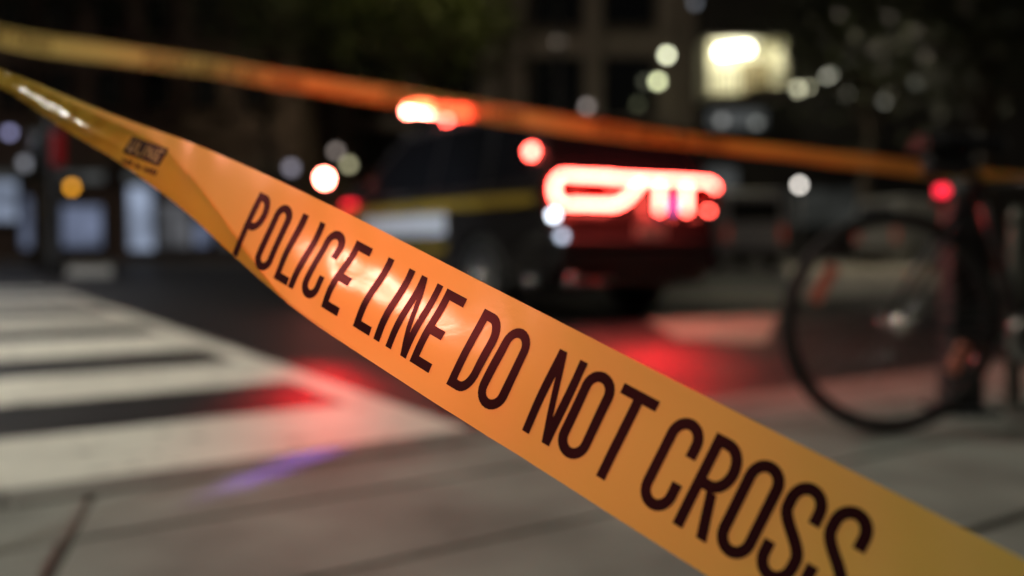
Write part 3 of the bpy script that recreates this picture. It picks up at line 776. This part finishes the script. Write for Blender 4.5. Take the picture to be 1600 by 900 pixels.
def building(name, label, x0, x1, d, h, m, depth=12):
    A = at(x0, 380, d).x; B = at(x1, 380, d).x
    t = thing(name, label, 'building', ((A+B)/2, d, 0))
    o = MB().box((0, depth/2, h/2+ROAD_Z), (B-A, depth, h)).build('wall', m, t)
    o2 = MB(); o2.box((0, -.15, h+.2), (B-A+.6, .8, .5)); o2.build('cornice', STONE if m is STONE else DSTONE, t)
    return t, A, B
def kid(t, o): o.location = -Vector((t.location.x, 0, 0)) - Vector((0, 0, 0)); o.location = (-t.location.x, -t.location.y, 0); o.parent = t; return o

D1 = 40.0
shop, A, B = building('shop_building', 'dark brick shop building with cool lit shop windows at street level', -420, 470, D1, 17, BRICK)
for (x0, y0, x1, y1, m) in ((-330, 290, -210, 386, COOL2), (-180, 285, -60, 386, COOL), (-30, 272, 31, 345, COOL), (36, 308, 66, 388, COOL2), (100, 322, 162, 386, COOL2),
                            (204, 292, 242, 390, COOL), (250, 318, 300, 386, GREYL), (306, 345, 330, 384, COOL2), (345, 300, 400, 386, GREYL)):
    w = kid(shop, pane_rect(None, x0, y0, x1, y1, D1-.05, m, 'shop_window', None, DSTEEL))
for (x0, x1) in ((-30, 30), (100, 162), (200, 330)):
    kid(shop, pane_rect(None, x0, 258, x1, 284, D1-.05, GREYD, 'shop_sign', None, None, .3))
for r in range(4):
    for c in range(11):
        x0 = -380 + c*76; y0 = 170 - r*115
        kid(shop, pane_rect(None, x0, y0-62, x0+40, y0, D1-.02, DGLASS, 'window', None, BRICK))
kid(shop, MB().box(((A+B)/2, D1-.25, 3.75), (B-A, .5, .35)).build('fascia', DSTONE, None))

D2 = 46.0
mid, A, B = building('stone_building', 'tall brown stone building with pale piers between its dark windows', 476, 1092, D2, 24, STONE)
for px_, pw in ((765, 34), (812, 18), (925, 26), (1040, 30), (650, 30), (540, 30)):
    a_ = at(px_-pw/2, 380, D2).x; b_ = at(px_+pw/2, 380, D2).x
    kid(mid, MB().box(((a_+b_)/2, D2-.25, 12), (b_-a_, .5, 23.9)).build('pier', STONE, None))
for y0, y1 in ((92, 182), (-60, 40), (-220, -110), (210, 262), (-400, -270)):
    for x0, x1 in ((832, 908), (944, 1020), (672, 744), (562, 634)):
        kid(mid, pane_rect(None, x0, y0, x1, y1, D2-.02, DGLASS, 'window', None, DSTONE))
kid(mid, MB().box(((A+B)/2, D2-.3, at(800, 195, D2).z), (B-A, .6, .5)).build('ledge', STONE, None))

D3 = 44.0
ent, A, B = building('dark_building', 'dark building with one brightly lit cream loggia high up', 1096, 2300, D3, 26, mat('black_render', (.035, .033, .03), .85, noise=.2, scale=1))
# loggia: a projecting lit box, open to the front
a_ = at(1108, 145, D3-2.2); b_ = at(1228, 62, D3-2.2)
CREAM = mat('cream_plaster', (.78, .76, .62), .8)
lg = MB(); cx_ = (a_.x+b_.x)/2; wz, hz = b_.x-a_.x, b_.z-a_.z; zc = (a_.z+b_.z)/2
lg.box((cx_, D3-.05, zc), (wz, .1, hz)); lg.box((cx_, D3-1.15, b_.z+.06), (wz+.3, 2.1, .12)); lg.box((cx_, D3-1.15, a_.z-.06), (wz+.3, 2.1, .12))
for sx in (a_.x-.08, b_.x+.08): lg.box((sx, D3-1.15, zc), (.14, 2.08, hz-.01))
rail = MB(); rz_ = a_.z+.95
rail.box((cx_, D3-2.12, rz_), (wz, .06, .08))
railo = kid(ent, rail.build('dimming_rail', DSTEEL, None))
for k in range(13): kid(ent, MB().box((a_.x+.1+(wz-.2)*k/12, D3-2.12, a_.z+.46), (.07, .05, .90)).build('dimming_baluster', DSTEEL, None))  # railing added to darken the lower part of the lit loggia
for k in (0, 1, 2): kid(ent, MB().box((cx_+.35+k*.42, D3-.16, zc-.15), (.30, .08, 1.5), bevel=.01).build('loggia_shutter', mat('brown_shutter', (.30, .24, .13), .7), None))
lgo = kid(ent, lg.build('loggia', CREAM, None))
p1 = at(1122, 82, D3-1.6); p2 = at(1172, 76, D3-1.6)
kid(ent, MB().tube([p1, p2], .17, 8).build('ceiling_light', glow('cream_lamp', (1, .97, .78), 14), None))
lamp('AREA', (cx_, D3-1.2, b_.z-.12), 42, (1, .96, .74), ent, target=(cx_, D3-.6, a_.z), size=(3.2, .8), name='loggia_light')
rl = MB(); ra = at(1150, 150, D3-2.3); rb_ = at(1236, 128, D3-2.3)
kid(ent, MB().add([at(1140, 156, D3-2.3)[:], at(1240, 156, D3-2.3)[:], at(1240, 132, D3-2.3)[:], at(1175, 136, D3-2.3)[:],
        at(1140, 156, D3-2.1)[:], at(1240, 156, D3-2.1)[:], at(1240, 132, D3-2.1)[:], at(1175, 136, D3-2.1)[:]], [(0,1,2,3), (7,6,5,4), (0,4,5,1), (1,5,6,2), (2,6,7,3), (3,7,4,0)]).build('loggia_parapet', DSTONE, None))
for (x0, y0, x1, y1, m) in ((1105, 172, 1195, 200, GREYD), (1230, 296, 1340, 352, lit('dusk_shop', (.7, .74, .68), .055)), (1245, 10, 1300, 40, DGLASS), (1100, 262, 1150, 350, GREYD), (1500, -40, 1560, 40, DGLASS), (1560, 5, 1640, 45, lit('dusk_win', (.7, .75, .6), .03))):
    kid(ent, pane_rect(None, x0, y0, x1, y1, D3-.05, m, 'window', None, DSTEEL))
bpy.context.view_layer.update()

# far pavement in front of the buildings
fp = MB().box((0, 41.5, ROAD_Z+.06), (120, 9.0, .12)).build('far_pavement', CONC2); struct(fp)

# ------------------------------------------------------------------ parked vans
def van(label, x0, d, rot, s=1.0, color=(.5, .5, .5)):
    g = at(x0, 380, d); t = thing('parked_van', label, 'van', (g.x, d, ROAD_Z), rot, 'vans parked across the street')
    P = mat('van_paint', color, .35, coat=.6)
    prof = body_profile(-1.0, 3.9, 2.9, .34, 1.2, 1.15, .95)
    prof = prof[:-9] + [(3.88, 1.0), (3.3, 1.30), (2.65, 2.12), (2.4, 2.2), (-.7, 2.25), (-.95, 2.18), (-1.0, 1.2), (-1.0, .6)]
    side_solid(prof, lambda y, z: .95-.07*max(0, z-1.1)-(.12*((y-2.9))**2 if y > 2.9 else 0), P, 'body', .06, t)
    for sx in (-.95, .95):
        for y in (0, 2.9): car_wheel(t, sx, y, .34)
    MB().box((0, -1.0, 1.68), (1.45, .04, .62), bevel=.015).build('rear_window', CGLASS, t)
    for sx in (-1, 1): MB().box((sx*.80, -1.005, 1.05), (.13, .05, .40), bevel=.01).build('tail_light', mat('van_lens', (.32, .03, .015), .3, emit=(1, .12, .05), strength=.12), t)
    MB().box((0, -1.04, .50), (1.8, .10, .2), bevel=.03).build('bumper', BLACKP, t)
    for sx in (-1, 1): MB().box((sx*.9, 1.95, 1.62), (.06, .95, .5), bevel=.02).build('side_window', CGLASS, t)
    return t
van('grey van parked across the street just right of the police vehicle', 1162, 29, R(4), color=(.30, .31, .33))
van('grey green van parked across the street behind the bicycle saddle', 1402, 33, R(-62), color=(.22, .23, .22))

# ------------------------------------------------------------------ lamps on walls and poles (bokeh discs)
def wall_lamp(px_, py_, d, color, s, r, label, group='small lamps along the far buildings', pole=False):
    p = at(px_, py_, d)
    name = 'street_lamp' if pole else 'wall_lamp'
    t = thing(name, label, 'lamp', (p.x, d, p.z if not pole else ROAD_Z), 0, group)
    z = 0 if not pole else p.z-ROAD_Z
    MB().sphere((0, 0, z), r, 8).build('globe', glow('lamp_globe', color, s), t)
    b = MB()
    if pole: b.lathe([(.10, 0), (.10, .25), (.05, .35), (.04, z-r)], 10); b.lathe([(.04, z-r-.02), (r*.8, z-r+.01)], 10); b.build('lamp_post', DSTEEL, t)
    else: b.tube([(0, .02, r*.9), (0, .10, r*1.6), (0, .45, r*1.6)], .03, 6); b.lathe([(r*.5, r*.8), (r*.7, r*.9), (.02, r*1.3)], 10); b.build('bracket', DSTEEL, t)
    return t
WC = (.86, .88, .60); D = 42.5
wall_lamp(1042, 86, D, WC, 8, .15, 'upper of the two round greenish lamps left of the lit loggia')
wall_lamp(1028, 127, D, (.80, .84, .48), 7, .15, 'lower of the two round greenish lamps left of the lit loggia')
wall_lamp(1295, 117, D, (.85, .84, .66), 5.5, .17, 'brightest cream lamp right of the lit loggia')
wall_lamp(1246, 139, D, (.85, .82, .55), 4.2, .16, 'cream lamp directly below the right corner of the loggia, first of a close pair')
wall_lamp(1262, 134, D, (.85, .82, .55), 3.6, .15, 'cream lamp directly below the right corner of the loggia, second of a close pair')
wall_lamp(1383, 157, D, (.85, .84, .7), 1.2, .15, 'dim lamp in the dark trees, fairly low')
wall_lamp(1430, 130, D, (.85, .86, .7), .7, .14, 'faintest lamp in the dark trees, furthest right')
wall_lamp(1322, 148, D, (.8, .78, .6), .8, .14, 'dim lamp just below the brightest cream one')
wall_lamp(1322, 95, D, (.8, .78, .65), .6, .14, 'dim lamp just above the brightest cream one')
wall_lamp(872, 65, 44.8, (.75, .62, .50), 1.4, .16, 'dim brownish lamp high on the stone building')
wall_lamp(917, 166, 44.8, (.75, .64, .60), 1.5, .15, 'dim mauve lamp on the stone building above the far tape')
wall_lamp(880, 182, 44.8, (.80, .66, .45), 1.5, .14, 'dim warm lamp on the stone building, touching the far tape')
wall_lamp(1086, 4, D, (.6, .65, .75), .7, .14, 'faint bluish lamp at the top edge of the picture')
wall_lamp(545, 257, 38, (.75, .70, .42), 2.4, .14, 'khaki lamp above the vehicle bonnet')
wall_lamp(525, 236, 38, (.70, .58, .52), 1.4, .14, 'mauve lamp above the vehicle bonnet')
wall_lamp(15, 207, 38, (.55, .55, .95), 1.6, .14, 'violet lamp at the left edge above the shop windows')
wall_lamp(1249, 289, 32, (1, .93, .85), 8, .095, 'white street lamp between the two parked vans', 'lit street lamps', pole=True)

wall_lamp(1128, 188, D, (.62, .62, .60), .8, .17, 'pale grey lamp under the lit loggia, just above the far tape')
wall_lamp(1182, 192, D, (.60, .62, .58), .7, .16, 'faint grey lamp under the lit loggia, nearer its right corner')
wall_lamp(1366, 330, D, (.75, .80, .80), 1.3, .17, 'low pale lamp between the street lamp and the bicycle saddle')
wall_lamp(1408, 318, D, (.75, .80, .80), 1.0, .17, 'low pale lamp directly left of the red bicycle light')
wall_lamp(40, 255, 39.2, (.6, .62, .7), .8, .2, 'dim grey lamp on the shop wall beside the traffic signal')
wall_lamp(455, 262, 39.2, (.70, .66, .80), 1.0, .18, 'dim lilac lamp on the shop wall just above the near tape')
# ------------------------------------------------------------------ trees
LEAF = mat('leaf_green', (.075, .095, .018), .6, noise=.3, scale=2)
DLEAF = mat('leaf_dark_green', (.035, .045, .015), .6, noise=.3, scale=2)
BARK = mat('bark', (.07, .055, .04), .9, noise=.3, scale=6, bump=.4)
def tree(label, x, d, h, crown_r, crown_z, m, n=3600, seed=1, flat=.75):
    rg = random.Random(seed)
    t = thing('street_tree', label, 'tree', (x, d, ROAD_Z), 0, 'street trees')
    tr = MB(); top = crown_z+crown_r*.3
    path = [(rg.uniform(-.12, .12)*i/4, rg.uniform(-.12, .12)*i/4, top*i/6) for i in range(7)]
    tr.tube(path, [.24-.028*i for i in range(7)], 9)
    cl = []
    for k in range(11):
        a = 2*math.pi*k/11+rg.uniform(-.3, .3); rr_ = crown_r*rg.uniform(.45, .95); zz = crown_z+crown_r*flat*rg.uniform(-.6, .85)
        e = (rr_*math.cos(a), rr_*math.sin(a), zz); b0 = Vector(path[3+k % 3]); md = (b0+Vector(e))/2 + Vector((0, 0, .25))
        tr.tube([b0, md, e], [.09, .06, .02], 6); cl.append(e)
    cl += [(crown_r*rg.uniform(-.4, .4), crown_r*rg.uniform(-.4, .4), crown_z+crown_r*flat*rg.uniform(-.5, .9)) for _ in range(8)]
    tr.build('trunk', BARK, t)
    cr_ = MB()
    for i in range(n):
        c = rg.choice(cl); q = crown_r*.34
        p = Vector((c[0]+rg.gauss(0, q), c[1]+rg.gauss(0, q), c[2]+rg.gauss(0, q*.8)))
        s = rg.uniform(.10, .20); ax = Vector((rg.uniform(-1, 1), rg.uniform(-1, 1), rg.uniform(-.4, .4))).normalized(); up = ax.cross(Vector((rg.uniform(-1, 1), rg.uniform(-1, 1), rg.uniform(-1, 1)))).normalized()
        cr_.add([(p-ax*s)[:], (p+up*s*.45)[:], (p+ax*s)[:], (p-up*s*.45)[:]], [(0, 1, 2, 3)])
    c_ = cr_.build('crown', m, t)
    return t
def tx(px_, d): return at(px_, 380, d).x
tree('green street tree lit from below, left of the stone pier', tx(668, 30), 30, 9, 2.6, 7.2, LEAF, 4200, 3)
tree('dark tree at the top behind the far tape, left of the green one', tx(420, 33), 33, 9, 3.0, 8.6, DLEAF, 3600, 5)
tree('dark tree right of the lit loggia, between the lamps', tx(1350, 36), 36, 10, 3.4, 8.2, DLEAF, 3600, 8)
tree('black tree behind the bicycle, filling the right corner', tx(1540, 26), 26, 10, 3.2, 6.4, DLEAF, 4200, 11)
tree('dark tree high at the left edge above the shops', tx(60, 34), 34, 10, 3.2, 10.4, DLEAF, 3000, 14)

# ------------------------------------------------------------------ street lighting outside the frame
def street_lamp(x, y, h, power, color, label, reach, cone=150, tgt=None):
    t = thing('street_lamp', label, 'lamp', (x, y, 0), 0, 'tall street lamps')
    b = MB(); b.lathe([(.11, 0), (.11, .4), (.07, .5), (.05, h)], 12); b.tube([(0, 0, h-.05), (reach*.5, 0, h+.25), (reach, 0, h+.25)], .04, 8); b.build('lamp_post', DSTEEL, t)
    hd_ = MB().box((reach+.25, 0, h+.25), (.6, .26, .10), bevel=.03).build('lamp_head', GSTEEL, t)
    MB().box((reach+.25, 0, h+.195), (.42, .18, .012)).build('lamp_lens', glow('street_lamp_lens', color, 8), hd_)
    lamp('SPOT', (x+reach+.25, y, h+.17), power, color, t, target=tgt or (x+reach+.25, y, 0), size=R(cone), radius=.16, blend=.6, name='street_lamp_light')
    return t
street_lamp(-7.35, 4.25, 6.9, 2350, (1, .97, .83), 'tall street lamp standing left of the crossing', 1.6)
street_lamp(14, 30, 8.5, 1700, (1, .86, .66), 'tall street lamp across the road by the vans', -3.0)
street_lamp(1.2, 26, 13.5, 5200, (1, .86, .50), 'tall street lamp by the green tree', 1.2, cone=46, tgt=(-3.2, 31, 8.4))  # lamp added and aimed to brighten the tree

# an unseen red lamp added on a tripod at left so the film mirrors it
ts_, tu_ = -.088, .000
tp = tape_pt(ts_, tu_)
tnv = (tape_pt(ts_+.004, tu_)-tape_pt(ts_-.004, tu_)).cross(tape_pt(ts_, tu_+.004)-tape_pt(ts_, tu_-.004)).normalized()
vv = (tp-cam.location).normalized(); rf = vv - 2*vv.dot(tnv)*tnv
print('REFLECT', rf)
bl = tp + rf*4.3
wl = thing('added_red_lamp', 'red warning lamp on a tripod standing left of the crossing, outside the view', 'lamp', (bl.x, bl.y, 0))  # unseen red lamp, added so the film mirrors it
for g in (20, 140, 260):
    MB().tube([(0, 0, .95), (.42*math.cos(R(g)), .42*math.sin(R(g)), .012)], .014, 8).build('leg', DSTEEL, wl)
MB().tube([(0, 0, .85), (0, 0, bl.z-.12)], .018, 8).build('pole', DSTEEL, wl)
MB().lathe([(.09, -.12), (.10, -.09), (.06, -.085)], 20, Matrix.Translation((0, 0, bl.z))).build('lamp_base', BLACKP, wl)
MB().lathe([(.03, -.09), (.03, .07), (.001, .085)], 20, Matrix.Translation((0, 0, bl.z))).build('lamp_core', REDG, wl)
lamp('SPOT', bl + Vector((.05, 0, 0)), 1700, (1, .36, .28), wl, target=tp, size=R(4.2), radius=.17)

wk = MB(); wk.box((0, 0, 1.15), (.20, .16, .14), bevel=.02); wk.tube([(0, 0, 1.02), (0, 0, 1.09)], .02, 8)
wk.build('door_fill_light', BLACKP, wl)
lamp('SPOT', bl + Vector((.13, .11, 1.15-bl.z)), 2600, (.80, .90, 1), wl, target=SM @ Vector((-.97, 1.3, .80)), size=R(14), radius=.05)  # unseen white spot added to brighten the vehicle's door panel

street_lamp(-13.6, 22, 8.3, 1500, (.92, .95, 1), 'tall street lamp at the far left by the shops', 1.2)  # unseen lamp, added to catch a glint on the tape end

lamp('SPOT', bl + Vector((.07, .07, .0)), 2200, (1, .07, .035), wl, target=at(770, 177, 3.42), size=R(19), radius=.1)  # red beam added to tint the far tape

# unseen spotlight added at the shop front to backlight the tape's bunched end
for o_ in (shop,):
    gl = Vector((-14.2, 39.6, 2.3))
    MB().lathe([(.06, -.16), (.08, 0), (.09, .10), (.08, .10)], 14, Matrix.Translation(gl-Vector(o_.location)) @ Matrix.Rotation(math.pi/2, 4, 'X')).build('tape_backlight', DSTEEL, o_)
    lamp('SPOT', gl - Vector((0, .3, 0)), 26000, (1, .97, .84), o_, target=tape_pt(-.50, .0), size=R(2.2), radius=.12)
